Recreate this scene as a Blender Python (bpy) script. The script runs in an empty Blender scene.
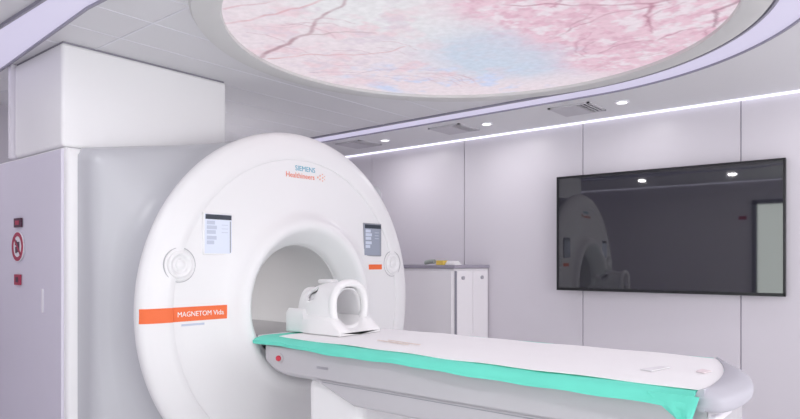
import bpy, bmesh, math, random
import numpy as np
from mathutils import Vector, Matrix

random.seed(7)
sc = bpy.context.scene
COL = sc.collection
PI = math.pi

# ------------------------------------------------------------------ camera
CAM_H = 1.29
cam = bpy.data.objects.new('camera', bpy.data.cameras.new('camera'))
COL.objects.link(cam)
cam.location = (0, 0, CAM_H)
cam.rotation_euler = (PI / 2, 0, math.atan2(.639, .769))
cam.data.sensor_width = 36
cam.data.lens = 639 / 800 * 36
cam.data.shift_y = 51.5 / 800
cam.data.clip_start = .02
sc.camera = cam

# ------------------------------------------------------------------ view, world, large lights
sc.view_settings.view_transform = 'Standard'
sc.view_settings.look = 'None'
sc.view_settings.gamma = 1
sc.view_settings.use_curve_mapping = False
sc.view_settings.exposure = 0.10
sc.cycles.max_bounces = 12
sc.cycles.diffuse_bounces = 8
sc.cycles.sample_clamp_indirect = 6

w = bpy.data.worlds.new('world'); sc.world = w
w.use_nodes = True
w.node_tree.nodes['Background'].inputs[0].default_value = (.82, .84, 1, 1)
w.node_tree.nodes['Background'].inputs[1].default_value = .6

DOWN_W = 2.5          # each recessed downlight by the panel wall
DOWN2_W = 4.2         # each recessed downlight by the door wall
BORE_W = 2.3
LAV = (.80, .76, 1.0)
E_PICTURE = .90        # backlit ceiling picture
E_BAND = 1.05          # oval light band
E_COVE = 1.05           # LED line along the walls
E_DOOR = 3.0           # daylight in the frosted door
WINDOW_W = 70        # added light from an unseen window, brightens faces towards +X


def area(name, loc, rot, sx, sy, power, color):
    l = bpy.data.lights.new(name, 'AREA')
    l.shape = 'RECTANGLE'; l.size = sx; l.size_y = sy
    l.energy = power; l.color = color
    o = bpy.data.objects.new(name, l); COL.objects.link(o)
    o.location = loc; o.rotation_euler = rot
    return o


area('window_fill', (2.52, 2.55, 1.45), (0, PI / 2, 0), 1.4, 3.6, WINDOW_W, (1, .985, .97))  # fill light out of view, added to brighten the scanner front

# ------------------------------------------------------------------ materials


def mat(name, color, rough=.5, metal=0, spec=.5, emit=None, es=0, noise=0, nscale=8, bump=0, coat=0, sub=0, ior=1.45):
    m = bpy.data.materials.new(name); m.use_nodes = True
    nt = m.node_tree; b = nt.nodes['Principled BSDF']
    b.inputs['Base Color'].default_value = (*color, 1)
    b.inputs['Roughness'].default_value = rough
    b.inputs['Metallic'].default_value = metal
    b.inputs['Specular IOR Level'].default_value = spec
    b.inputs['Coat Weight'].default_value = coat
    b.inputs['IOR'].default_value = ior
    if emit:
        b.inputs['Emission Color'].default_value = (*emit, 1)
        b.inputs['Emission Strength'].default_value = es
    if noise or bump:
        tc = nt.nodes.new('ShaderNodeTexCoord')
        n = nt.nodes.new('ShaderNodeTexNoise'); n.inputs['Scale'].default_value = nscale
        n.inputs['Detail'].default_value = 4
        nt.links.new(tc.outputs['Object'], n.inputs['Vector'])
        if noise:
            mx = nt.nodes.new('ShaderNodeMix'); mx.data_type = 'RGBA'
            mx.inputs[6].default_value = (*[c * (1 - noise) for c in color], 1)
            mx.inputs[7].default_value = (*[min(1, c * (1 + noise)) for c in color], 1)
            nt.links.new(n.outputs['Fac'], mx.inputs[0])
            nt.links.new(mx.outputs[2], b.inputs['Base Color'])
        if bump:
            bp = nt.nodes.new('ShaderNodeBump'); bp.inputs['Strength'].default_value = bump
            bp.inputs['Distance'].default_value = .01
            nt.links.new(n.outputs['Fac'], bp.inputs['Height'])
            nt.links.new(bp.outputs[0], b.inputs['Normal'])
    return m


M = dict(
    wall=mat('wall_panel', (.67, .645, .69), .35, noise=.01, nscale=1.5),
    seam=mat('wall_seam', (.45, .43, .50), .6, noise=.02),
    ceil=mat('ceiling_tile', (.72, .72, .735), .5, noise=.015, nscale=2),
    tile_gap=mat('tile_joint', (.76, .76, .80), .5, noise=.02),
    ring=mat('ring_metal', (.64, .64, .63), .5, noise=.01),
    floor=mat('floor_vinyl', (.84, .83, .84), .25, noise=.03, nscale=3),
    cove=mat('cove_light', (.9, .9, 1), emit=(.88, .86, 1), es=E_COVE, noise=.01),
    band=mat('band_light', (.2, .2, .22), emit=(.46, .43, .57), es=E_BAND, noise=.01),
    band_edge=mat('band_edge', (.30, .29, .36), .4, noise=.02),
    white=mat('gantry_white', (.86, .86, .865), .35, noise=.008, nscale=3),
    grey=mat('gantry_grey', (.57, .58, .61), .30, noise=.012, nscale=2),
    casing=mat('casing_white', (.90, .90, .905), .45, noise=.01, nscale=2),
    side_shade=mat('side_shade_lavender', (.72, .695, .79), .4, noise=.01),  # dimmer side of the white cover, put into the colour
    liner=mat('bore_liner', (.70, .695, .70), .5, noise=.01),
    rail=mat('bore_rail', (.36, .35, .36), .45, noise=.03),
    orange=mat('orange_vinyl', (.90, .17, .05), .5, noise=.02),
    ink_white=mat('ink_white', (.95, .93, .9), .5, noise=.01),
    ink_blue=mat('ink_teal', (.12, .45, .60), .5, noise=.02),
    ink_orange=mat('ink_orange', (.85, .22, .12), .5, noise=.02),
    ink_dot=mat('ink_dots', (.9, .55, .45), .5, noise=.02),
    screen=mat('display_glass', (.20, .22, .28), .12, emit=(.66, .69, .80), es=.80, noise=.02),
    screen_b=mat('display_glass_dim', (.12, .13, .17), .12, emit=(.30, .32, .40), es=.6, noise=.02),
    screen_dark=mat('display_header', (.05, .06, .08), .2, noise=.05),
    screen_mid=mat('display_block', (.16, .18, .24), .2, emit=(.48, .50, .60), es=.8, noise=.05),
    bezel_grey=mat('display_bezel', (.30, .31, .34), .35, noise=.02),
    groove=mat('groove', (.50, .50, .52), .5, noise=.02),
    body=mat('table_body_grey', (.56, .55, .575), .38, noise=.01, nscale=3),
    cap=mat('table_cap_lavender', (.52, .515, .57), .5, noise=.01),
    pad=mat('tabletop', (.8, .8, .82), .5, noise=.01),
    sheet=mat('paper_sheet', (.94, .935, .94), .8, noise=.02, nscale=6, bump=.25),
    teal=mat('teal_cloth', (.16, .76, .60), .7, noise=.12, nscale=5, bump=.5),
    coil=mat('coil_plastic', (.90, .90, .90), .35, noise=.01),
    coil_in=mat('coil_lining', (.78, .78, .79), .6, noise=.01),
    red=mat('red_button', (.65, .05, .08), .3, noise=.05),
    dark=mat('dark_plastic', (.03, .03, .035), .4, noise=.05),
    print_g=mat('faint_print', (.84, .74, .68), .8, noise=.03),
    print_w=mat('faint_print_pink', (.86, .76, .78), .8, noise=.03),
    print_s=mat('faint_print_grey', (.83, .82, .84), .8, noise=.03),
    tv_bezel=mat('tv_bezel', (.012, .012, .015), .3, noise=.05),
    tv=mat('tv_glass', (.012, .012, .020), .03, ior=1.85, noise=.02),
    cab=mat('cabinet_paint', (.88, .86, .88), .45, noise=.01),
    cab_top=mat('cabinet_top', (.34, .32, .38), .4, noise=.02),
    cab_gap=mat('cabinet_gap', (.32, .31, .36), .5, noise=.02),
    knob=mat('knob_metal', (.45, .44, .48), .35, metal=.4, noise=.03),
    sign_red=mat('sign_red', (.42, .04, .09), .5, noise=.03),
    sign_dark=mat('sign_dark', (.09, .03, .06), .5, noise=.03),
    sign_white=mat('sign_white', (.82, .80, .85), .5, noise=.01),
    yellow=mat('yellow_card', (.85, .62, .12), .5, noise=.02),
    green_grey=mat('green_grey', (.36, .40, .36), .5, noise=.03),
    lamp=mat('lamp_lens', (.9, .9, .9), emit=(1, .98, 1), es=1.2, noise=.01),
    lamp_ring=mat('lamp_ring', (.8, .8, .84), .3, noise=.01),
    vent=mat('vent_frame', (.56, .55, .58), .5, noise=.01),
    slot=mat('vent_slot', (.08, .08, .09), .6, noise=.05),
    door_glass=mat('door_glass', (.5, .52, .5), .3, emit=(.88, .95, .90), es=E_DOOR, noise=.01),
    door_frame=mat('door_frame', (.20, .20, .23), .35, metal=.5, noise=.03),
    win_frame=mat('window_frame', (.6, .6, .63), .35, noise=.02),
)
g = bpy.data.materials.new('window_glass'); g.use_nodes = True
bb = g.node_tree.nodes['Principled BSDF']
bb.inputs['Transmission Weight'].default_value = 1; bb.inputs['Roughness'].default_value = 0
bb.inputs['IOR'].default_value = 1.0; bb.inputs['Base Color'].default_value = (.97, .98, 1, 1)
M['glass'] = g

# ------------------------------------------------------------------ helpers


def tag(o, label=None, cat=None, group=None, kind=None):
    if label: o['label'] = label
    if cat: o['category'] = cat
    if group: o['group'] = group
    if kind: o['kind'] = kind
    return o


def empty(name, loc, label, cat, group=None):
    o = bpy.data.objects.new(name, None); COL.objects.link(o)
    o.location = loc; o.empty_display_size = .1
    return tag(o, label, cat, group)


def obj(name, bm, m, parent=None, smooth=False, bevel=0, seg=2, angle=35):
    me = bpy.data.meshes.new(name)
    bmesh.ops.recalc_face_normals(bm, faces=bm.faces)
    bm.to_mesh(me); bm.free()
    mm = m if isinstance(m, (list, tuple)) else [m]
    for x in mm: me.materials.append(M[x] if isinstance(x, str) else x)
    if smooth or bevel:
        for p in me.polygons: p.use_smooth = True
        me.set_sharp_from_angle(angle=math.radians(angle))
    o = bpy.data.objects.new(name, me); COL.objects.link(o)
    if parent:
        o.parent = parent
        pl = Vector(parent.location)
        q = parent.parent
        while q: pl += q.location; q = q.parent
        me.transform(Matrix.Translation(-pl))
    if bevel:
        b = o.modifiers.new('bevel', 'BEVEL'); b.width = bevel; b.segments = seg
        b.limit_method = 'ANGLE'; b.angle_limit = math.radians(40)
    return o


def B(): return bmesh.new()


def box(bm, x0, x1, y0, y1, z0, z1, mi=0):
    v = [bm.verts.new((x, y, z)) for x in (x0, x1) for y in (y0, y1) for z in (z0, z1)]
    for f in ((0, 1, 3, 2), (4, 6, 7, 5), (0, 4, 5, 1), (2, 3, 7, 6), (0, 2, 6, 4), (1, 5, 7, 3)):
        bm.faces.new([v[i] for i in f]).material_index = mi
    return bm


def loft(bm, rings, closed=True, cap0=False, cap1=False, mi=0):
    R = [[bm.verts.new(p) for p in r] for r in rings]
    n = len(R[0])
    for a, b in zip(R, R[1:]):
        for i in range(n if closed else n - 1):
            j = (i + 1) % n
            bm.faces.new((a[i], a[j], b[j], b[i])).material_index = mi
    if cap0: bm.faces.new(R[0])
    if cap1: bm.faces.new(R[-1][::-1])
    return bm


def disc_prism(bm, cx, cy, z0, z1, r, n=32, axis='z', mi=0):
    """round plate along an axis; for axis x the pair is (y, z), for axis y (x, z)"""
    def P(a, h):
        u, v = cx + r * math.cos(a), cy + r * math.sin(a)
        return {'z': (u, v, h), 'x': (h, u, v), 'y': (u, h, v)}[axis]
    rings = [[P(2 * PI * k / n, h) for k in range(n)] for h in (z0, z1)]
    return loft(bm, rings, cap0=True, cap1=True, mi=mi)


def text_mesh(s, size, face, loc, m, name, parent, squash=1, depth=.0008):
    cu = bpy.data.curves.new(name, 'FONT'); cu.body = s; cu.size = size
    cu.extrude = depth; cu.align_x = 'LEFT'; cu.resolution_u = 3
    t = bpy.data.objects.new(name + '_src', cu); COL.objects.link(t)
    dg = bpy.context.evaluated_depsgraph_get(); dg.update()
    me = bpy.data.meshes.new_from_object(t.evaluated_get(dg))
    bpy.data.objects.remove(t)
    me.name = name
    if face == '+X':      # readable from +X, text runs towards +Y
        R = Matrix(((0, 0, 1, 0), (squash, 0, 0, 0), (0, 1, 0, 0), (0, 0, 0, 1)))
    else:                 # '-Y': readable from -Y, text runs towards +X
        R = Matrix(((squash, 0, 0, 0), (0, 0, -1, 0), (0, 1, 0, 0), (0, 0, 0, 1)))
    me.transform(Matrix.Translation(loc) @ R)
    me.materials.clear(); me.materials.append(M[m])
    o = bpy.data.objects.new(name, me); COL.objects.link(o)
    if parent:
        o.parent = parent; me.transform(Matrix.Translation(-Vector(parent.location)))
    return o


# ------------------------------------------------------------------ room shell
X0, X1, Y0, Y1, H = -5.2, 2.5, -.30, 5.0, 2.43
tag(obj('floor', box(B(), X0, X1, Y0, Y1, -.1, 0), 'floor'), kind='structure')

# ceiling with its tile joints
cb = B()
box(cb, X0, X1, Y0, Y1, H, H + .1)
CX, CY = -1.76, 2.67
for k in range(-8, 8):
    x = -3.51 + .32 * k
    if X0 < x < X1 and x < -.2:
        box(cb, x - .0035, x + .0035, 1.16, 4.18, H - .002, H + .001, 1)
for y in (1.6,):
    box(cb, X0, -.2, y - .005, y + .005, H - .0025, H + .001, 1)
tag(obj('ceiling', cb, ['ceil', 'tile_gap']), kind='structure')


def wall_panels(name, axis, pos, thick, a0, a1, seams, z1=H):
    """wall with panels and narrow recessed seams between them"""
    bm = B()
    cuts = [a0] + [s for s in seams if a0 < s < a1] + [a1]
    g_ = .004
    sgn = 1 if thick > 0 else -1
    for i, (p, q) in enumerate(zip(cuts, cuts[1:])):
        p2 = p + (g_ if i else 0); q2 = q - (g_ if i < len(cuts) - 2 else 0)
        if axis == 'y': box(bm, p2, q2, min(pos, pos + sgn * .02), max(pos, pos + sgn * .02), 0, z1)
        else: box(bm, min(pos, pos + sgn * .02), max(pos, pos + sgn * .02), p2, q2, 0, z1)
    lo, hi = sorted((pos + sgn * .012, pos + thick))
    if axis == 'y': box(bm, a0, a1, lo, hi, 0, z1, 1)
    else: box(bm, lo, hi, a0, a1, 0, z1, 1)
    return tag(obj(name, bm, ['wall', 'seam']), kind='structure')


wall_panels('wall_right', 'y', Y1, .12, X0, X1, [-4.54, -3.37, -2.20, -1.03, .14, 1.31])
wall_panels('wall_back', 'x', X0, -.12, Y0, Y1, [.9, 2.07, 3.24, 4.41])
# wall with the door (behind the photographer)
DX0, DX1, DZ = -1.60, -.65, 2.14
wb = B()
for p, q, z0, z1 in ((X0, DX0, 0, H), (DX1, X1, 0, H), (DX0, DX1, DZ, H)):
    box(wb, p, q, Y0 - .12, Y0, z0, z1)
tag(obj('wall_left', wb, 'wall'), kind='structure')
# wall with the window opening added for the fill light (behind the photographer)
wb = B()
WY0, WY1, WZ0, WZ1 = .7, 4.4, .75, 2.15
for p, q, z0, z1 in ((Y0, WY0, 0, H), (WY1, Y1, 0, H), (WY0, WY1, 0, WZ0), (WY0, WY1, WZ1, H)):
    box(wb, X1, X1 + .12, p, q, z0, z1)
tag(obj('wall_front', wb, 'wall'), kind='structure')
win = tag(empty('window_1', (X1 + .05, (WY0 + WY1) / 2, WZ0), None, None), kind='structure')
fb = B()
for p, q, z0, z1 in ((WY0, WY1, WZ0, WZ0 + .05), (WY0, WY1, WZ1 - .05, WZ1), (WY0, WY0 + .05, WZ0, WZ1), (WY1 - .05, WY1, WZ0, WZ1)):
    box(fb, X1 - .01, X1 + .13, p, q, z0, z1)
obj('window_frame', fb, 'win_frame', win)
# the light sits just inside the pane's plane
door = tag(empty('door_1', ((DX0 + DX1) / 2, Y0, 0), None, None), kind='structure')
fb = B()
box(fb, DX0, DX0 + .06, Y0 - .12, Y0 + .03, 0, DZ); box(fb, DX1 - .06, DX1, Y0 - .12, Y0 + .03, 0, DZ)
box(fb, DX0, DX1, Y0 - .12, Y0 + .03, DZ - .05, DZ + .01)
obj('door_frame', fb, 'door_frame', door)
fb = B(); box(fb, DX0 + .06, DX1 - .06, Y0 - .07, Y0 - .05, 0, DZ - .05)
obj('door_pane', fb, 'door_glass', door)
fb = B(); box(fb, DX1 - .16, DX1 - .14, Y0 - .05, Y0 - .01, .9, 1.2)
obj('door_handle', fb, 'knob', door)

# LED coves along both long walls
for nm, y in (('trim_1', Y1 - .018), ('trim_2', Y0 + .018)):
    bm = B(); box(bm, X0, X1, y - .010, y + .010, H - .012, H - .002)
    tag(obj(nm, bm, 'cove'), kind='structure')
# metal seam strip above the end wall
# ------------------------------------------------------------------ oval light band
RI, RO = 1.345, 1.53


def stadium(r, x_end=X0 + .02, n=72):
    pts = [(x_end, CY + r)]
    pts += [(CX + r * math.cos(a), CY + r * math.sin(a)) for a in [PI / 2 - PI * k / n for k in range(n + 1)]]
    pts += [(-2.9, CY - r - (.022 if r < 1.4 else 0)), (x_end, CY - r + (.14 if r < 1.4 else 0))]
    return pts


def strip(bm, r0, r1, z0, z1):
    a, b = stadium(r0), stadium(r1)
    ring = []
    for (ax, ay), (bx, by) in zip(a, b):
        ring.append([(ax, ay, z0), (bx, by, z0), (bx, by, z1), (ax, ay, z1)])
    return loft(bm, ring, closed=True, cap0=True, cap1=True)


lamp = empty('oval_light_band', (CX, CY, H), 'wide lavender LED band curving in an oval around the ceiling picture', 'ceiling light')
obj('light_diffuser', strip(B(), RI, RO, H - .006, H + .02), 'band', lamp)
obj('inner_edge', strip(B(), RI - .006, RI + .006, H - .016, H), 'band_edge', lamp)
obj('outer_edge', strip(B(), RO - .006, RO + .006, H - .016, H), 'band_edge', lamp)

# ------------------------------------------------------------------ backlit cherry blossom picture
RP = 1.195
pic = empty('ceiling_picture', (CX, CY, H), 'round backlit ceiling picture of pink cherry blossoms and pale sky', 'picture')
N = 300
RG = 1.215
lin = np.linspace(-RG, RG, N)
U, V = np.meshgrid(lin, lin, indexing='ij')


def s2l(c):
    c = np.array(c) / 255
    return np.where(c < .04045, c / 12.92, ((c + .055) / 1.055) ** 2.4)


def vnoise(scale, seed, sx=1, sy=1):
    r = np.random.RandomState(seed)
    gsz = 64
    G = r.rand(gsz, gsz)
    x = (U * sx + 3) * scale; y = (V * sy + 3) * scale
    xi = np.floor(x).astype(int); yi = np.floor(y).astype(int)
    fx = x - xi; fy = y - yi
    fx = fx * fx * (3 - 2 * fx); fy = fy * fy * (3 - 2 * fy)
    a = G[xi % gsz, yi % gsz]; b = G[(xi + 1) % gsz, yi % gsz]
    c = G[xi % gsz, (yi + 1) % gsz]; d = G[(xi + 1) % gsz, (yi + 1) % gsz]
    return (a * (1 - fx) + b * fx) * (1 - fy) + (c * (1 - fx) + d * fx) * fy


def fbm(scale, seed, oct=4):
    t = 0; amp = 1; tot = 0
    for k in range(oct):
        t = t + amp * vnoise(scale * 2 ** k, seed + k); tot += amp; amp *= .6
    return t / tot


def blob(x, y, r): return np.exp(-((U - x) ** 2 + (V - y) ** 2) / (r * r))


base = np.zeros((N, N, 3)) + s2l((229, 216, 224))


def over(colr, a):
    global base
    a = np.clip(a, 0, 1)[..., None]
    base = base * (1 - a) + s2l(colr) * a


wv = fbm(3, 11)
over((226, 224, 229), 1.3 * (blob(.01, -.35, .38) + blob(-.05, -.75, .4) + blob(.01, .0, .25)))
over((198, 209, 226), 1.1 * (blob(.02, .26, .30) + blob(-.14, .42, .32) + blob(-.02, .66, .24) + blob(.19, .60, .2)) * (.6 + wv * .7))
over((200, 210, 238), np.clip(3 * (blob(-.59, .5, .3) + blob(-.52, .8, .3) + blob(-.84, .26, .25) + blob(-.3, .9, .3) + blob(-.88, .5, .2)) * (fbm(7, 31) - .52), 0, .9))
pink = 1.4 * (blob(.44, .05, .2) + blob(.5, .33, .26) + blob(.72, .4, .26) + blob(.92, .5, .3) + blob(.36, .85, .2) + blob(.6, .8, .3) + blob(.3, -.26, .2) + blob(.6, 0, .35) + blob(.9, .1, .4))
d1 = fbm(6, 51); d2 = fbm(21, 71)
over((228, 194, 209), np.clip(pink * (.35 + 1.2 * d1), 0, .95))
over((210, 160, 182), np.clip(pink, 0, 1) * np.clip((d2 - .52) * 5, 0, .5))
over((234, 226, 234), np.clip(pink, 0, 1) * np.clip((fbm(15, 91) - .50) * 5, 0, .75))
left = np.clip(blob(-.75, -.4, .55) + blob(-.8, .1, .4) + blob(-.3, -.55, .3) + .6 * blob(-.5, .6, .35), 0, 1)
over((228, 200, 210), left * np.clip((fbm(8, 131) - .5) * 4, 0, .75))
over((214, 200, 214), left * np.clip((fbm(14, 151) - .55) * 4, 0, .6))


def stroke(pts, w0, w1, colr, a, seed=0):
    rr = random.Random(seed + len(pts))
    segs = []
    P = [Vector(p) for p in pts]
    for k in range(2):     # midpoint wobble
        Q = [P[0]]
        for p, q in zip(P, P[1:]):
            d = q - p; m_ = (p + q) / 2 + Vector((-d.y, d.x)) * rr.uniform(-.12, .12)
            Q += [m_, q]
        P = Q
    best = np.full((N, N), 9.); n = len(P) - 1
    for i, (p, q) in enumerate(zip(P, P[1:])):
        d = q - p; L2 = d.length_squared + 1e-9
        t = np.clip(((U - p.x) * d.x + (V - p.y) * d.y) / L2, 0, 1)
        dist = np.hypot(U - p.x - t * d.x, V - p.y - t * d.y)
        wd = w0 + (w1 - w0) * (i + t) / n
        best = np.minimum(best, dist / (wd * .72))
    over(colr, a * .95 * np.clip(1.5 - best, 0, 1) * np.clip(fbm(9, 5 + len(pts)) * 1.8, .4, 1))


br = (176, 140, 152)
stroke([(-1.11, -.42), (-.89, -.47), (-.76, -.50), (-.65, -.50), (-.52, -.57), (-.43, -.61), (-.3, -.64), (-.19, -.69)], .020, .008, br, .95)
stroke([(-.69, -.96), (-.51, -.89), (-.44, -.87)], .010, .006, (205, 160, 172), .7)
stroke([(-.85, -.86), (-.66, -.80), (-.46, -.77), (-.29, -.75), (-.1, -.8)], .012, .006, (212, 160, 170), .75)
stroke([(-.65, -.5), (-.59, -.45), (-.47, -.41), (-.37, -.30)], .011, .006, (190, 165, 172), .8)
stroke([(-1.1, -.38), (-.89, -.30), (-.72, -.16), (-.55, -.06), (-.38, -.05)], .012, .006, (212, 165, 172), .8)
stroke([(-1.12, -.05), (-.9, .15), (-.65, .23), (-.49, .42)], .008, .005, (190, 170, 190), .7)
stroke([(-.98, .12), (-.8, .40), (-.6, .62), (-.42, .7)], .008, .005, (198, 176, 194), .6)
stroke([(-.79, -.77), (-.66, -.63), (-.5, -.6)], .007, .004, (200, 180, 190), .6)
dk = (176, 120, 142)
rt = random.Random(3)
for k in range(26):     # fine twigs
    if k < 15:
        x = rt.uniform(-1.05, -.4); y = rt.uniform(-.75, .55); a_ = rt.uniform(.1, .9)
    else:
        x = rt.uniform(.25, .95); y = rt.uniform(-.1, .85); a_ = rt.uniform(-2.4, -.6)
    L_ = rt.uniform(.15, .4)
    p_ = [(x + L_ * q_ / 3 * math.cos(a_ + .25 * q_), y + L_ * q_ / 3 * math.sin(a_ + .25 * q_)) for q_ in range(4)]
    stroke(p_, .007, .004, (196, 162, 176) if k < 15 else (180, 122, 148), .6, k)
stroke([(1.1, .3), (.96, .24), (.81, .21), (.63, .08), (.45, -.09), (.3, -.2)], .018, .006, dk, .8)
stroke([(.81, .21), (.74, .33), (.73, .43), (.69, .59)], .014, .006, dk, .8)
stroke([(1.12, .42), (1.0, .47), (.99, .57), (.95, .69)], .016, .008, (160, 120, 138), .8)
stroke([(.84, .25), (.75, .24), (.64, .20), (.51, .25), (.32, .32)], .010, .005, dk, .7)
stroke([(.9, .66), (.81, .64), (.67, .71), (.56, .65), (.37, .71)], .010, .005, dk, .7)
stroke([(.69, .9), (.52, .92), (.42, .88), (.19, .99)], .008, .004, (196, 150, 165), .6)
stroke([(.6, .08), (.5, .2), (.42, .22)], .008, .004, dk, .6)

idx = -np.ones((N, N), int); inside = U ** 2 + V ** 2 < RG * RG
idx[inside] = np.arange(inside.sum())
verts = np.stack([U[inside], V[inside], np.full(inside.sum(), -.004)], 1)
q = [idx[:-1, :-1], idx[:-1, 1:], idx[1:, 1:], idx[1:, :-1]]
ok = (q[0] >= 0) & (q[1] >= 0) & (q[2] >= 0) & (q[3] >= 0)
faces = np.stack([x[ok] for x in q], 1)
me = bpy.data.meshes.new('picture_panel')
me.from_pydata(verts.tolist(), [], faces.tolist()); me.update()
at = me.color_attributes.new('print', 'FLOAT_COLOR', 'POINT')
at.data.foreach_set('color', np.concatenate([base[inside], np.ones((inside.sum(), 1))], 1).astype(np.float32).ravel())
pm = bpy.data.materials.new('blossom_print'); pm.use_nodes = True
nt = pm.node_tree; b = nt.nodes['Principled BSDF']
va = nt.nodes.new('ShaderNodeVertexColor'); va.layer_name = 'print'
tc = nt.nodes.new('ShaderNodeTexCoord'); nz = nt.nodes.new('ShaderNodeTexNoise')
nz.inputs['Scale'].default_value = 26; nz.inputs['Detail'].default_value = 5
nt.links.new(tc.outputs['Object'], nz.inputs['Vector'])
mr = nt.nodes.new('ShaderNodeMapRange'); mr.inputs[1].default_value = .3; mr.inputs[2].default_value = .7
mr.inputs[3].default_value = .93; mr.inputs[4].default_value = 1.06
nt.links.new(nz.outputs['Fac'], mr.inputs[0])
vm = nt.nodes.new('ShaderNodeVectorMath'); vm.operation = 'SCALE'
nt.links.new(va.outputs[0], vm.inputs[0]); nt.links.new(mr.outputs[0], vm.inputs['Scale'])
b.inputs['Base Color'].default_value = (.02, .02, .02, 1)
b.inputs['Roughness'].default_value = .6
nt.links.new(vm.outputs[0], b.inputs['Emission Color'])
b.inputs['Emission Strength'].default_value = E_PICTURE
me.materials.append(pm)
po = bpy.data.objects.new('picture_panel', me); COL.objects.link(po); po.parent = pic
# flat metal ring around the picture
rb = B()
prof = [(RP, -.001), (RP, -.022), (RP + .01, -.026), (RI - .02, -.018), (RI - .008, -.001)]
loft(rb, [[(CX + r * math.cos(a), CY + r * math.sin(a), H + z) for a in [2 * PI * k / 128 for k in range(128)]] for r, z in prof])
obj('picture_frame', rb, 'ring', pic, smooth=True, angle=50)

# ------------------------------------------------------------------ downlights and air vents on the strip by the screen wall
def downlight(x, y, label, group, power):
    d = empty('downlight', (x, y, H), label, 'ceiling light', group)
    bm = B(); disc_prism(bm, x, y, H - .008, H, .050); obj('trim_ring', bm, 'lamp_ring', d, smooth=True)
    bm = B(); disc_prism(bm, x, y, H - .011, H - .004, .036); obj('lamp_lens', bm, 'lamp', d, smooth=True)
    l = bpy.data.lights.new('lamp_light', 'AREA'); l.shape = 'DISK'; l.size = .1; l.energy = power; l.color = (1, .97, .99)
    o = bpy.data.objects.new('lamp_light', l); COL.objects.link(o); o.parent = d; o.location = (0, 0, -.02)


names = ['recessed ceiling downlight nearest the television, right of an air vent', 'recessed ceiling downlight in the middle of the row of three',
         'recessed ceiling downlight just above the top of the scanner', 'recessed ceiling downlight past the right end of the television', 'recessed ceiling downlight over the panel wall near the window']
for k, x in enumerate((-1.70, -2.83, -3.95, -.46, .7)):
    downlight(x, 4.53, names[k], 'downlights along the panel wall', DOWN_W * (.75, 1.3, 1.5, .6, .6)[k])
names = ['ceiling downlight reflected at upper left of the television', 'ceiling downlight reflected at upper right of the television', 'ceiling downlight above the glass door', 'ceiling downlight over the corner by the added window']
for k, x in enumerate((-2.83, -1.70, -.57, .7)):
    downlight(x, .74, names[k], 'downlights along the door wall', DOWN2_W)
downlight(-4.7, 3.0, 'added unseen ceiling downlight behind the scanner, lifting the dark rear', 'added light behind the scanner', 3.5)  # lamp hidden by the casing, added to brighten the rear ceiling
downlight(-4.5, .74, 'added unseen ceiling downlight in the side passage past the signs', 'downlights along the door wall', DOWN2_W * .75)  # out-of-view lamp added to light the passage
vn = ['square ceiling air vent nearest the television with dark slot', 'square ceiling air vent in the middle of the row of three', 'square ceiling air vent just above the scanner top']
for k, x in enumerate((-1.88, -3.0, -4.13)):
    v = empty('air_vent', (x - .16, 4.53, H), vn[k], 'air vent', 'air vents along the panel wall')
    bm = B(); xa, xb, ya, yb = x - .32, x, 4.37, 4.69
    box(bm, xa, xb, ya, ya + .02, H - .01, H); box(bm, xa, xb, yb - .02, yb, H - .01, H)
    box(bm, xa, xa + .02, ya, yb, H - .01, H); box(bm, xb - .015, xb, ya, yb, H - .01, H)
    obj('vent_frame', bm, 'vent', v)
    bm = B(); box(bm, xa + .02, xb - .10, ya + .02, yb - .02, H - .012, H - .002); obj('vent_panel', bm, 'vent', v, bevel=.002)
    bm = B(); box(bm, xb - .10, xb - .015, ya + .02, yb - .02, H - .004, H - .001); obj('vent_opening', bm, 'slot', v)
    for j in range(3):
        bm = B(); xs = xb - .09 + j * .028
        box(bm, xs, xs + .004, ya + .02, yb - .02, H - .014, H - .003); obj('louver', bm, 'vent', v)

# ------------------------------------------------------------------ scanner gantry
GY, GZ = 2.625, 1.03
NA = 240


def angs():
    a = [2 * PI * k / NA for k in range(NA)]
    for (y, z) in ((-1.19, .85), (1.19, .85), (1.19, -1.028), (-1.19, -1.028)):
        t = math.atan2(z, y) % (2 * PI)
        i = min(range(NA), key=lambda k: abs(a[k] - t)); a[i] = t
    return a


A = angs()


def ring(x, rf): return [(x, GY + rf(a) * math.cos(a), GZ + rf(a) * math.sin(a)) for a in A]


def circ(r): return lambda a: r


def rect(d=0):
    def f(a):
        c_, s_ = math.cos(a), math.sin(a)
        m_ = 9
        if abs(c_) > 1e-6: m_ = min(m_, (1.19 - d) / abs(c_))
        if s_ > 1e-6: m_ = min(m_, (.85 - d) / s_)
        if s_ < -1e-6: m_ = min(m_, (1.028) / -s_)
        return m_
    return f


def backshape(a, sc_=1.0):
    c_, s_ = math.cos(a), math.sin(a)
    lo, hi = .3, 1.8
    for _ in range(40):
        r = (lo + hi) / 2
        dy, z = r * c_, r * s_
        top = (1.03 - .165 * min(1, abs(dy) / 1.1) ** 1.1) if z > 0 else 1.028
        val = (abs(dy) / 1.15) ** 60 + (abs(z) / max(top, .05)) ** 60
        if val < 1: lo = r
        else: hi = r
    return lo * sc_


BACK = {a: backshape(a) for a in A}


def blend(w, rc=1.0, s=1.0): return lambda a: (1 - w) * BACK[a] * s + w * rc


gan = empty('mri_scanner', (-3.2, GY, 0), 'large white ring-shaped MRI scanner with round bore and grey sides', 'mri scanner')
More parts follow.
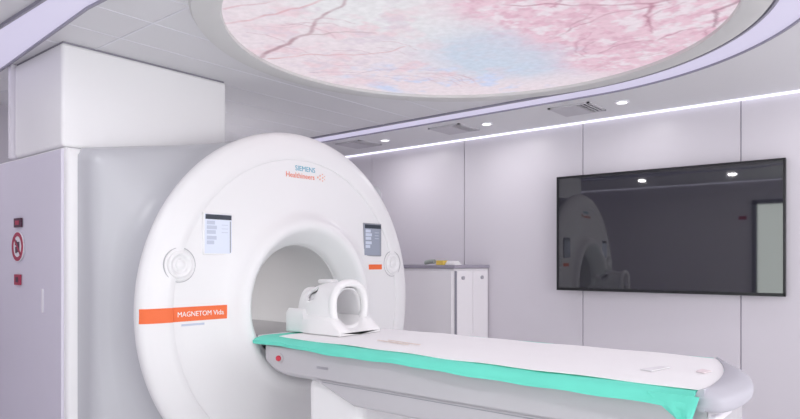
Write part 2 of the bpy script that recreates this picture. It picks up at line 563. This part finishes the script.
# grey flared body between rear cover and front ring
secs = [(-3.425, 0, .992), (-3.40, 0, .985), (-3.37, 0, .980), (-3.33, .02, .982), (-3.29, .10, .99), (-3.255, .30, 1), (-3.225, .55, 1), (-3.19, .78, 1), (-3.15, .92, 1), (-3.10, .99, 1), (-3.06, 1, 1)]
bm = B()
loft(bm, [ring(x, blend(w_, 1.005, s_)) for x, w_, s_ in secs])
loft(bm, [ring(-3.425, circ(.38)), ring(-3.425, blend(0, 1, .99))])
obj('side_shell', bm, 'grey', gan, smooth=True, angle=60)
# rear cover, flush with the shaft above
bm = B()
loft(bm, [ring(-5.15, circ(.38)), ring(-5.15, rect()), ring(-3.445, rect()), ring(-3.428, rect(.006)), ring(-3.418, rect(.022)), ring(-3.418, circ(.385))])
obj('rear_cover', bm, 'casing', gan, smooth=True, angle=40)
# white front cover: outer ring, inner face, flared bore lip
PROF = [(r if r < .9 else r * 1.01, x) for r, x in [(.90, -3.075), (.985, -3.07), (1.012, -3.055), (1.028, -3.03), (1.030, -3.005), (1.022, -2.985), (1.0, -2.968), (.96, -2.955), (.90, -2.946), (.878, -2.9445),
        (.8735, -2.947), (.871, -2.953), (.866, -2.953), (.80, -2.949), (.70, -2.944), (.62, -2.939), (.575, -2.932), (.545, -2.918), (.525, -2.893),
        (.510, -2.874), (.492, -2.862), (.472, -2.859), (.455, -2.866), (.435, -2.888), (.405, -2.930), (.378, -2.968), (.364, -2.99), (.358, -3.02)]]


def face_x(y, z):
    r = math.hypot(y - GY, z - GZ)
    for (r0, x0), (r1, x1) in zip(PROF[3:], PROF[4:]):
        if min(r0, r1) <= r <= max(r0, r1) and r0 != r1: return x0 + (x1 - x0) * (r - r0) / (r1 - r0)
    return PROF[4][1]


bm = B(); loft(bm, [ring(x, circ(r)) for r, x in PROF])
obj('front_cover', bm, 'white', gan, smooth=True, angle=35)
bm = B(); loft(bm, [ring(-3.015, circ(.358)), ring(-3.02, circ(.354)), ring(-5.13, circ(.354))])
obj('bore_liner', bm, 'liner', gan, smooth=True)
bm = B(); box(bm, -5.0, -2.97, GY - .30, GY + .30, .80, .862)
obj('bore_rail', bm, 'rail', gan, bevel=.008)
l = bpy.data.lights.new('bore_light', 'AREA'); l.shape = 'RECTANGLE'; l.size = 1.5; l.size_y = .12; l.energy = BORE_W; l.color = (1, .98, .98)
o = bpy.data.objects.new('bore_light', l); COL.objects.link(o); o.parent = gan; o.location = (-.85, 0, GZ + .325)
bm = B(); box(bm, -4.8, -3.3, GY - .06, GY + .06, GZ + .335, GZ + .345); obj('bore_lamp', bm, 'lamp', gan)


def patch(y0, y1, z0, z1, off, nm, m, parent, ny=40, nz=3):
    """thin panel that follows the front cover"""
    bm = B()
    V0 = [[bm.verts.new((face_x(y0 + (y1 - y0) * i / ny, z0 + (z1 - z0) * j / nz) + off, y0 + (y1 - y0) * i / ny, z0 + (z1 - z0) * j / nz)) for j in range(nz + 1)] for i in range(ny + 1)]
    V1 = [[bm.verts.new(v.co - Vector((off + .002, 0, 0))) for v in r] for r in V0]
    for W in (V0, V1):
        for i in range(ny):
            for j in range(nz): bm.faces.new((W[i][j], W[i + 1][j], W[i + 1][j + 1], W[i][j + 1]))
    edge = [(i, 0) for i in range(ny + 1)] + [(ny, j) for j in range(1, nz + 1)] + [(i, nz) for i in range(ny - 1, -1, -1)] + [(0, j) for j in range(nz - 1, 0, -1)]
    for (a_, b_), (c_, d_) in zip(edge, edge[1:] + edge[:1]):
        bm.faces.new((V0[a_][b_], V0[c_][d_], V1[c_][d_], V1[a_][b_]))
    return obj(nm, bm, m, parent, smooth=True, angle=40)


st = patch(1.592, 2.058, .980, 1.053, .004, 'orange_stripe', 'orange', gan, ny=60)
st['label'] = 'orange name stripe with white lettering'
def conform(o, off, gx=-3.2):
    for v in o.data.vertices:
        d = v.co.x
        v.co.x = face_x(v.co.y + GY, v.co.z) + off + d - gx
def face_text(body, size, y, z, m, nm, squash, off=.001):
    o = text_mesh(body, size, '+X', (0, y, z), m, nm, None, squash, depth=.0006)
    o.data.transform(Matrix.Translation((0, -GY, 0)))
    for v in o.data.vertices: v.co.x = face_x(v.co.y + GY, v.co.z) + off + v.co.x + 3.2
    o.parent = gan
    return o
tt = face_text('MAGNETOM Vida', .037, 1.775, 1.004, 'ink_white', 'stripe_lettering', .93, .005)
patch(1.80, 1.93, .955, .966, .001, 'small_marking', 'screen_mid', gan, ny=4)
pl = patch(3.205, 3.345, 1.232, 1.266, .003, 'orange_badge', 'orange', gan, ny=6)
face_text('SIEMENS', .044, 2.56, 1.838, 'ink_blue', 'brand_lettering_top', 1.0)
face_text('Healthineers', .046, 2.485, 1.793, 'ink_orange', 'brand_lettering_bottom', .98)
bm = B()
for i, (dy, dz, r) in enumerate([(0, 0, .006), (.02, .012, .005), (.02, -.010, .005), (.04, .022, .004), (.042, .002, .005), (.04, -.018, .004), (.058, .012, .003), (.058, -.008, .003)]):
    disc_prism(bm, 2.742 + dy, 1.812 + dz, -2.948, -2.9435, r, 12, 'x')
obj('brand_dots', bm, 'ink_dot', gan)

for yc, side in ((2.013, 0), (3.245, 1)):
    x = face_x(yc, 1.43)
    s_ = B(); box(s_, x - .01, x + .006, yc - .092, yc + .092, 1.322, 1.548)
    so = obj('display_screen', s_, 'bezel_grey' if side else 'white', gan, bevel=.005)
    s_ = B(); box(s_, x + .004, x + .0075, yc - .084, yc + .084, 1.330, 1.54)
    obj('screen_glass', s_, 'screen_b' if side else 'screen', so)
    s_ = B(); box(s_, x + .006, x + .009, yc - .080, yc + .082, 1.512, 1.538); obj('header_bar', s_, 'screen_dark', so)
    s_ = B()
    for dz, w_ in ((.10, .05), (.075, .062), (.05, .055), (.02, .06), (-.005, .045)):
        box(s_, x + .006, x + .0083, yc - .072, yc - .072 + w_, 1.40 + dz - .016, 1.40 + dz + .004)
    for dz in (.085, .065, .045):
        box(s_, x + .006, x + .0083, yc + .02, yc + .06, 1.40 + dz - .003, 1.40 + dz)
    obj('display_text', s_, 'screen_mid', so)
    s_ = B(); box(s_, x + .006, x + .0083, yc + .072, yc + .078, 1.335, 1.505); obj('side_bar', s_, 'bezel_grey', so)

for yc in (1.79, 3.46):
    zc = 1.27; x = face_x(yc, zc) - .002
    def dring(r, xx): return [(xx, yc + r * math.cos(2 * PI * k / 48), zc + r * math.sin(2 * PI * k / 48)) for k in range(48)]
    bm = B(); loft(bm, [dring(r, x + h) for r, h in ((.088, -.01), (.088, .004), (.082, .007), (.078, .001), (.073, .001), (.070, .016), (.058, .022), (.046, .016), (.04, .008), (.022, .006))], cap1=True)
    dl = obj('control_dial', bm, 'white', gan, smooth=True, angle=30)
    bm = B(); loft(bm, [dring(r, x + h) for r, h in ((.026, .004), (.026, .014), (.020, .018), (.008, .019))], cap1=True)
    obj('dial_button', bm, 'white', dl, smooth=True, angle=40)
    bm = B(); loft(bm, [dring(r, x + h) for r, h in ((.091, .0), (.090, .008), (.0865, .008), (.0865, .0))])
    obj('dial_rim', bm, 'groove', dl, smooth=True)

bm = B(); box(bm, -5.14, -3.46, 1.422, 1.440, .01, 1.872)  # panel added over the white cover; its lavender holds the side's shade
obj('side_shade_panel', bm, 'side_shade', gan, bevel=.003)
# vertical pull slot on the side of the rear cover
bm = B(); box(bm, -3.695, -3.675, 1.414, 1.4225, 1.01, 1.14)
obj('pull_slot', bm, 'sign_white', gan, bevel=.003)

# ------------------------------------------------------------------ casing above, up to the ceiling
sh_ = empty('shaft_casing', (-3.77, 1.91, 1.885), 'white square boxed casing running from scanner rear to ceiling', 'casing')
bm = B(); box(bm, -4.085, -3.447, 1.42, 2.42, 1.885, 2.421)
obj('casing_panel', bm, 'casing', sh_, bevel=.018, seg=4)
bm = B(); box(bm, -4.075, -3.457, 1.43, 2.41, 2.421, 2.4295); obj('shadow_gap', bm, 'cab_gap', sh_)
bm = B(); box(bm, -4.125, -4.087, 1.40, 1.46, 1.885, 2.43); obj('corner_strip', bm, 'sign_white', sh_, bevel=.004)

# ------------------------------------------------------------------ signs on the side of the scanner housing
sg = empty('prohibition_sign', (-4.05, 1.418, 1.33), 'round red-rimmed prohibition sign on the scanner side', 'sign')
def yring(cx, cz, r, y): return [(cx + r * math.cos(2 * PI * k / 48), y, cz + r * math.sin(2 * PI * k / 48)) for k in range(48)]
bm = B(); disc_prism(bm, -4.05, 1.372, 1.413, 1.4195, .086, 48, 'y'); obj('sign_plate', bm, 'sign_white', sg)
bm = B(); loft(bm, [yring(-4.05, 1.372, .082, 1.4135), yring(-4.05, 1.372, .082, 1.411), yring(-4.05, 1.372, .060, 1.411), yring(-4.05, 1.372, .060, 1.4135)]); obj('red_ring', bm, 'sign_red', sg)
bm = B()
for s in (0,):
    d = Vector((1, 0, -1)).normalized(); n_ = Vector((1, 0, 1)).normalized()
    c0 = Vector((-4.05, 1.411, 1.372))
    pts = [c0 - d * .065 - n_ * .008, c0 + d * .065 - n_ * .008, c0 + d * .065 + n_ * .008, c0 - d * .065 + n_ * .008]
    loft(bm, [[p for p in pts], [p + Vector((0, .002, 0)) for p in pts]], cap0=True, cap1=True)
obj('red_slash', bm, 'sign_red', sg)
bm = B()
box(bm, -4.085, -4.058, 1.4115, 1.4135, 1.380, 1.408); box(bm, -4.055, -4.02, 1.4115, 1.4135, 1.34, 1.40); box(bm, -4.08, -4.06, 1.4115, 1.4135, 1.335, 1.372)
obj('symbol', bm, 'sign_dark', sg)
bm2 = B(); box(bm2, -4.10, -3.995, 1.411, 1.4195, 1.483, 1.535)
wl = empty('warning_label', (-4.05, 1.418, 1.483), 'small dark red warning label above the round prohibition sign', 'sign')
obj('label_plate', bm2, 'sign_dark', wl)
bm = B(); box(bm, -4.075, -4.02, 1.409, 1.4115, 1.497, 1.521); obj('label_symbol', bm, 'sign_red', wl)
wl = empty('warning_label', (-4.05, 1.418, 1.17), 'small square red warning label below the round prohibition sign', 'sign')
bm = B(); box(bm, -4.095, -4.01, 1.411, 1.4195, 1.165, 1.225); obj('label_plate', bm, 'sign_red', wl)
bm = B(); box(bm, -4.07, -4.035, 1.409, 1.4115, 1.18, 1.21); obj('label_symbol', bm, 'sign_dark', wl)

for o in (sg,) + tuple(x for x in COL.objects if x.name.startswith('warning_label')): o.location.x += .03
wl.location.z -= .012

# ------------------------------------------------------------------ patient table
tb = empty('patient_table', (-1.7, 2.58, 0), 'long grey patient table extending from the scanner bore', 'patient table')
TY0, TY1 = 2.20, 2.96


def yin(x):
    return 2.165 + .775 * min(1, max(0, (-.55 - x) / .15)) ** (1 / 2.2)


def yfar(x, y):
    k = 0 if x < -.74 else (x + .74) / .20
    return min(y, 2.96 - .28 * min(1, k) ** 1.3 - .01)



def xsec(bm, xs, prof_fn, cap=True):
    return loft(bm, [[(x, y, z) for y, z in prof_fn(x)] for x in xs], cap0=cap, cap1=cap)


# upper body: rounded lower left end
def bodyprof(x):
    t_ = min(1, max(0, (x + 2.79) / .22)); zb = .685 + .06 * (1 - math.sin(t_ * PI / 2)) ** 1.5
    i = 0 if x > -2.77 else .012
    return [(TY0 + .012 + i, .845), (TY0 + i, .83), (TY0 + i, zb + .02), (TY0 + .02, zb), (yfar(x, TY1 - .02), zb), (yfar(x, TY1 - i), zb + .02), (yfar(x, TY1 - i), .83), (yfar(x, TY1 - .012 - i), .845)]


bm = B(); xsec(bm, [-2.79, -2.775, -2.74, -2.70, -2.64, -2.56, -2.46, -2.37, -.76, -.70, -.65, -.60, -.55], bodyprof)
obj('table_body', bm, 'body', tb, smooth=True, angle=35)
bm = B()
def lowprof(x):
    t_ = min(1, max(0, (x + 2.38) / .25)); zb = .592 + .088 * (1 - t_)
    return [(TY0 + .008, .692), (TY0 + .008, zb + .012), (TY0 + .02, zb), (yfar(x, TY1 - .02) - .01, zb), (yfar(x, TY1 - .008) - .01, zb + .012), (yfar(x, TY1 - .008) - .01, .692)]
xsec(bm, [-2.38, -2.32, -2.26, -2.20, -2.13, -2.0, -.76, -.70, -.66, -.60], lowprof)
obj('lower_beam', bm, 'body', tb, smooth=True, angle=35)
bm = B(); box(bm, -2.50, -2.12, 2.25, 2.89, .04, .69)
obj('pedestal', bm, 'casing', tb, bevel=.05, seg=5)
bm = B(); box(bm, -2.52, -2.04, 2.22, 2.94, .001, .045); obj('pedestal_base', bm, 'body', tb, bevel=.01)
bm = B(); box(bm, -2.96, -.74, 2.285, 2.915, .845, .868)
obj('tabletop', bm, 'pad', tb, bevel=.008, seg=3)
# rounded foot end
OUT = [(-.58, 2.165), (-.525, 2.165), (-.492, 2.20), (-.472, 2.30), (-.470, 2.45), (-.493, 2.58), (-.54, 2.72), (-.605, 2.83), (-.66, 2.915), (-.70, 2.94)]
def smooth_curve(P, n=6):
    P = [Vector(p) for p in P]; o = []
    for i in range(len(P) - 1):
        p0 = P[max(i - 1, 0)]; p1 = P[i]; p2 = P[i + 1]; p3 = P[min(i + 2, len(P) - 1)]
        for k in range(n):
            t_ = k / n
            o.append(.5 * ((2 * p1) + (p2 - p0) * t_ + (2 * p0 - 5 * p1 + 4 * p2 - p3) * t_ ** 2 + (3 * p1 - p0 - 3 * p2 + p3) * t_ ** 3))
    o.append(P[-1]); return o


oc = smooth_curve(OUT)
bm = B()
K = len(oc)
inner = [Vector((-.55 - .150 * (k / (K - 1)) ** 2.2, 2.165 + .775 * k / (K - 1))) for k in range(K)]
def caprow(v, z, inset=0):
    r = []
    for k in range(K):
        p = inner[k].lerp(oc[k], v)
        if inset:
            d = inner[k] - oc[k]
            if d.length > 1e-4: p = p + d.normalized() * min(inset, d.length)
        r.append((p.x, p.y, z))
    return r
rows = [caprow(0, .820), caprow(0, .8845), caprow(.25, .8850), caprow(.5, .8815), caprow(.7, .876), caprow(.86, .868), caprow(.95, .861), caprow(.99, .854), caprow(1, .846),
        caprow(1, .832), caprow(1, .820, .004), caprow(1, .812, .015), caprow(1, .812, .04), caprow(0, .820)]
loft(bm, rows, closed=False)
bmesh.ops.remove_doubles(bm, verts=bm.verts, dist=1e-5)
bmesh.ops.holes_fill(bm, edges=bm.edges, sides=200)
obj('end_cap', bm, 'cap', tb, smooth=True, angle=60)
bm = B(); loft(bm, [[(p.x, p.y, z) for p in [inner[k].lerp(oc[k], .45) for k in range(4, K - 6)] + [inner[k].lerp(oc[k], -.3) for k in range(K - 7, 3, -1)]] for z in (.60, .815)], cap0=True, cap1=True)
obj('end_core', bm, 'body', tb, bevel=.008, seg=3)
bm = B(); box(bm, -.56, -.52, 2.20, 2.40, .770, .795); obj('grab_handle', bm, 'sign_white', tb, bevel=.01, seg=3)
# red emergency button and small marking on the near side
bm = B(); loft(bm, [yring(-2.655, .775, r, TY0 + h) for r, h in ((.026, .01), (.026, -.004), (.021, -.006))], cap1=True)
eb = obj('button_collar', bm, 'body', tb, smooth=True)
bm = B(); loft(bm, [yring(-2.655, .775, r, TY0 + h) for r, h in ((.014, .0), (.0155, -.014), (.012, -.02), (.005, -.022))], cap1=True)
e2 = obj('emergency_button', bm, 'red', tb, smooth=True); e2['label'] = 'red emergency stop button'
bm = B(); box(bm, -2.37, -2.29, TY0 - .002, TY0 + .002, .751, .763); obj('marking_plate', bm, 'knob', tb)
bm = B(); box(bm, -2.34, -.62, TY0 + .005, TY0 + .012, .6838, .6868); obj('body_seam', bm, 'bezel_grey', tb)

# ------------------------------------------------------------------ teal cloth laid over the table
bm = B()
xs = [-2.865, -2.855, -2.84, -2.80] + [-2.74 + .06 * k for k in range(35)]
xs = [x for x in xs if x < -.80] + [-.80, -.76, -.72, -.68, -.66, -.64, -.62, -.605, -.59, -.575]
def yn(x):   # near edge of the cloth
    t_ = (x + 2.9) / 2.3
    return 2.185 - .055 * t_ + .006 * math.sin(x * 9)
def zn(x):
    t_ = (x + 2.9) / 2.3
    return .845 - .020 * t_ + .003 * math.sin(x * 7 + 1) + .002 * math.sin(x * 23)
def clothprof(x):
    y = yn(x); z = zn(x)
    if x < -2.86: y += .02
    F = lambda q: q - max(0, 2.96 - max(yin(x), y + .42)) if x > -.70 else q
    k = .0025 * math.sin(x * 40)
    return [(y - .004, z - .004), (y - .007, z + .014 + k), (y + .015, .8705 + k), (y + .05, .876), (y + .10, .877), (y + .2, .8745), (y + .3, .8745), (F(2.93), .877), (F(2.975), .873), (F(2.99), .862), (F(2.993), .846), (F(2.993) - .007, .846), (F(2.99) - .015, .862), (F(2.93), .871),
            (y + .3, .8695), (y + .2, .8695), (y + .10, .871), (y + .055, .870), (y + .022, .864), (y + .001, z + .01), (y + .003, z - .004)]
xsec(bm, xs, clothprof)
cl = tag(obj('teal_cloth', bm, 'teal', smooth=True, angle=60), 'teal green cloth draped over the edges of the patient table', 'cloth')
# hanging corner at the foot end: a folded triangle
bm = B()
tri = []
n = 14
for i in range(n + 1):
    u = i / n
    x = -.715 + .16 * u
    row = []
    drop = .035 + .10 * (1 - abs(u - .62) / .62 if u < .62 else 1 - (u - .62) / .75) 
    for j in range(7):
        v = j / 6
        xa = -.602 + .01 * u; row.append((x + (xa - x) * v ** 1.1, yn(x) - .010 + .010 * math.sin(u * 12 + v * 2) * v + .015 * v, .865 - (.03 + .085 * (1 - .25 * abs(u - .6))) * v))
    tri.append(row)
R2 = [[(x, y + .004, z) for x, y, z in r] for r in tri]
rr = [a_ + b_[::-1] for a_, b_ in zip(tri, R2)]
loft(bm, rr, cap0=True, cap1=True)
obj('hanging_corner', bm, 'teal', cl, smooth=True, angle=60)

# white paper sheet on the cloth
bm = B()
xs = [-2.75 + .055 * k for k in range(41)]; xs = [x for x in xs if x < -.80] + [-.80, -.76, -.72, -.70, -.68, -.66, -.64, -.62, -.605, -.59, -.575, -.565, -.556]
def sheetprof(x):
    y = 2.245 - .06 * (x + 2.84) / 2.2 + .004 * math.sin(x * 13) - .02 * math.exp(-((x + 1.2) / .5) ** 2)
    if x < -2.5: y += .03 * min(1, (-2.5 - x) / .3)
    if x > -.70: y += .0
    z = .8805
    w_ = lambda s: .0025 * math.sin(x * 11 + s) * math.sin(x * 5 + 2 * s)
    ye = min(2.925, yin(x) - .004) if x > -.72 else 2.925
    ts = [y + (ye - y) * q for q in (0, .12, .3, .5, .7, .88, 1)]
    up = [(t_, z + w_(k)) for k, t_ in enumerate(ts)]
    return up + [(a_, b_ - .0025) for a_, b_ in reversed(up)]
xsec(bm, xs, sheetprof)
# folded end towards the foot
ps = tag(obj('paper_sheet', bm, 'sheet', smooth=True, angle=60), 'white disposable paper sheet lying lengthwise on the teal cloth', 'sheet')
def mark(nm, pts, m):
    bm = B()
    r0 = [(x, y, .8835) for x, y in pts]
    r1 = [(x, y, .8862) for x, y in pts]
    loft(bm, [r0, r1], cap0=True, cap1=True)
    return obj(nm, bm, m, ps)
mark('printed_mark', [(-2.18, 2.44), (-1.95, 2.40), (-1.95, 2.412), (-2.18, 2.452)], 'print_g')
mark('printed_mark', [(-2.14, 2.475), (-1.90, 2.435), (-1.90, 2.445), (-2.14, 2.485)], 'print_g')
mark('printed_mark', [(-.84, 2.42), (-.79, 2.40), (-.765, 2.53), (-.80, 2.53)], 'print_s')
mark('printed_mark', [(-.665, 2.50), (-.63, 2.48), (-.62, 2.54), (-.66, 2.57)], 'print_w')

# ------------------------------------------------------------------ head coil on the table
hc = empty('head_coil', (-2.62, 2.58, .884), 'white plastic head coil with open windows on the patient table', 'head coil')
HY = 2.585; Z0 = .884
bm = B()   # cradle base
def cradle(x):
    t_ = (x + 2.92) / .62
    w_ = .155 if x < -2.72 else .170
    hh = .135 if x < -2.72 else .10
    if x > -2.51: hh = .10 - .075 * ((x + 2.51) / .08); w_ = .165
    if x < -2.89: w_ -= .02; hh -= .02
    return [(HY - w_, Z0), (HY - w_, Z0 + hh * .8), (HY - w_ + .02, Z0 + hh), (HY - .09, Z0 + hh * .92), (HY - .05, Z0 + hh * .45), (HY, Z0 + hh * .3), (HY + .05, Z0 + hh * .45), (HY + .09, Z0 + hh * .92), (HY + w_ - .02, Z0 + hh), (HY + w_, Z0 + hh * .8), (HY + w_, Z0)]
xsec(bm, [-2.90, -2.88, -2.84, -2.80, -2.74, -2.71, -2.65, -2.56, -2.50, -2.47, -2.45, -2.43], cradle)
obj('cradle_base', bm, 'coil', hc, smooth=True, angle=50, bevel=.006)
# arched shell with window openings
bm = B()
US = 14; VS = 20
def shell_pt(u, v):
    x = -2.83 + .30 * u
    s_ = .80 + .20 * math.sin(min(1, u * 1.5) * PI / 2)
    a = PI * v
    hw = .150 * s_; hh = .285 * s_ if u > 0 else .26
    c_, sn = math.cos(a), math.sin(a)
    y = HY - hw * math.copysign(abs(c_) ** .75, c_)
    z = Z0 + .02 + (hh - .02) * abs(sn) ** .8
    x += .03 * sn * (1 if u > .5 else 0) * (u - .5)
    return (x, y, z)
G = [[bm.verts.new(shell_pt(i / US, j / VS)) for j in range(VS + 1)] for i in range(US + 1)]
def hole(i, j):
    u, v = (i + .5) / US, (j + .5) / VS
    for (cu, cv, ru, rv) in ((.38, .29, .15, .09), (.38, .71, .15, .09),):
        if ((u - cu) / ru) ** 2 + ((v - cv) / rv) ** 2 < 1: return True
    return False
for i in range(US):
    for j in range(VS):
        if not hole(i, j): bm.faces.new((G[i][j], G[i + 1][j], G[i + 1][j + 1], G[i][j + 1]))
for v in [v for v in bm.verts if not v.link_faces]: bm.verts.remove(v)
sh = obj('coil_shell', bm, 'coil', hc, smooth=True, angle=80)
sd = sh.modifiers.new('solid', 'SOLIDIFY'); sd.thickness = .022; sd.offset = -1
sb = sh.modifiers.new('sub', 'SUBSURF'); sb.levels = 2; sb.render_levels = 2
# translucent-looking inner former that closes the windows a little further in
bm = B()
rings_ = []
for u in (0, .15, .5, .85, .93):
    rings_.append([(lambda p: (p[0] + .012, HY + (p[1] - HY) * .80, Z0 + (p[2] - Z0) * .86 + .01))(shell_pt(u, j / VS)) for j in range(VS + 1)])
loft(bm, rings_, closed=False)
inn = obj('inner_lining', bm, 'coil_in', hc, smooth=True, angle=80)
sd = inn.modifiers.new('solid', 'SOLIDIFY'); sd.thickness = .008
# front rim
bm = B()
nr = 40
rim = []
for k in range(nr):
    a = 2 * PI * k / nr
    c_, sn = math.cos(a), math.sin(a)
    y = HY + .128 * math.copysign(abs(c_) ** .85, c_); z = Z0 + .155 + .128 * math.copysign(abs(sn) ** .85, sn)
    out = Vector((0, c_, sn))
    rim.append([Vector((-2.522 + .024 * math.cos(b), y, z)) + out * .022 * math.sin(b) for b in [2 * PI * m_ / 10 for m_ in range(10)]])
rim.append(rim[0])
loft(bm, rim); bmesh.ops.remove_doubles(bm, verts=bm.verts, dist=1e-5)
obj('front_rim', bm, 'coil', hc, smooth=True, angle=80)
bm = B(); box(bm, -2.75, -2.63, HY - .03, HY + .03, Z0 + .275, Z0 + .30); obj('top_latch', bm, 'coil', hc, bevel=.012, seg=3)

# ------------------------------------------------------------------ television on the panel wall
tv = empty('television', (-1.595, 4.93, 1.04), 'large black wall-mounted flat television on the lavender panel wall', 'television')
tx0, tx1, tz0, tz1 = -2.385, -.750, 1.050, 1.984
bm = B(); box(bm, tx0, tx1, 4.935, 4.965, tz0, tz1); obj('tv_housing', bm, 'tv_bezel', tv, bevel=.004)
bm = B(); f_ = .016
box(bm, tx0, tx1, 4.924, 4.936, tz0, tz0 + f_ + .006); box(bm, tx0, tx1, 4.924, 4.936, tz1 - f_, tz1)
box(bm, tx0, tx0 + f_, 4.924, 4.936, tz0, tz1); box(bm, tx1 - f_, tx1, 4.924, 4.936, tz0, tz1)
obj('tv_bezel', bm, 'tv_bezel', tv)
bm = B(); box(bm, tx0 + f_, tx1 - f_, 4.930, 4.936, tz0 + f_, tz1 - f_); obj('tv_screen', bm, 'tv', tv)
bm = B(); box(bm, -1.85, -1.35, 4.965, 4.99, 1.35, 1.70); obj('wall_bracket', bm, 'dark', tv)
tv.rotation_euler.z = math.radians(1.9)

# ------------------------------------------------------------------ cabinet beside the scanner
cb_ = empty('storage_cabinet', (-3.65, 4.72, 0), 'pale grey storage cabinet with dark top against the panel wall beside scanner', 'cabinet')
bm = B(); box(bm, -4.35, -3.10, 4.45, 4.985, .06, 1.226); obj('cabinet_body', bm, 'cab', cb_, bevel=.006)
bm = B(); box(bm, -4.37, -3.085, 4.43, 4.99, 1.226, 1.255); obj('worktop', bm, 'cab_top', cb_, bevel=.004)
bm = B(); box(bm, -4.33, -3.12, 4.48, 4.98, 0, .06); obj('plinth', bm, 'cab_top', cb_)
for ya, yb, ky in ((4.475, 4.708, 4.55), (4.722, 4.955, 4.85)):
    bm = B(); box(bm, -3.10, -3.086, ya, yb, .10, 1.205); d = obj('door', bm, 'cab', cb_, bevel=.003)
    bm = B(); disc_prism(bm, ky, 1.145, -3.088, -3.070, .016, 20, 'x'); obj('knob', bm, 'knob', d, smooth=True)
for xa, xb in ((-4.33, -3.73), (-3.72, -3.12)):
    bm = B(); box(bm, xa, xb, 4.437, 4.451, .10, 1.205); d = obj('door', bm, 'cab', cb_, bevel=.003)
bm = B(); box(bm, -3.10, -3.0865, 4.4515, 4.468, .10, 1.205); obj('corner_post', bm, 'cab_gap', cb_)

# items on the cabinet
bm = B(); box(bm, -3.345, -3.27, 4.52, 4.60, 1.255, 1.295)
yb = tag(obj('yellow_box', bm, 'yellow', bevel=.003), 'small yellow box lying on top of the storage cabinet', 'box')
bm = B()
loft(bm, [[(-3.49 + .10 * u, 4.56 + .022 * math.cos(a), 1.275 + .012 * math.sin(2 * u) + .019 * math.sin(a)) for a in [2 * PI * k / 16 for k in range(16)]] for u in (0, .1, .5, .9, 1)], cap0=True, cap1=True)
tag(obj('grey_roll', bm, 'green_grey', smooth=True), 'small grey green roll left of the yellow box on the cabinet', 'roll')
bm = B()
for k in range(3):
    box(bm, -3.25 + .006 * k, -3.14 - .01 * k, 4.52 + .004 * k, 4.62 - .006 * k, 1.2555 + .012 * k, 1.2665 + .012 * k)
tag(obj('folded_tissue', bm, 'sheet', bevel=.004), 'folded white tissue right of the yellow box on the cabinet', 'tissue')

# exit sign on the wall behind the photographer (seen in the screen's reflection)
es = empty('wall_sign', (-1.72, Y0 + .01, 1.88), 'small red sign beside the glass door, seen reflected in the television', 'sign')
bm = B(); box(bm, -1.77, -1.67, Y0 + .0005, Y0 + .015, 1.88, 1.93); obj('sign_plate', bm, 'sign_red', es, bevel=.002)
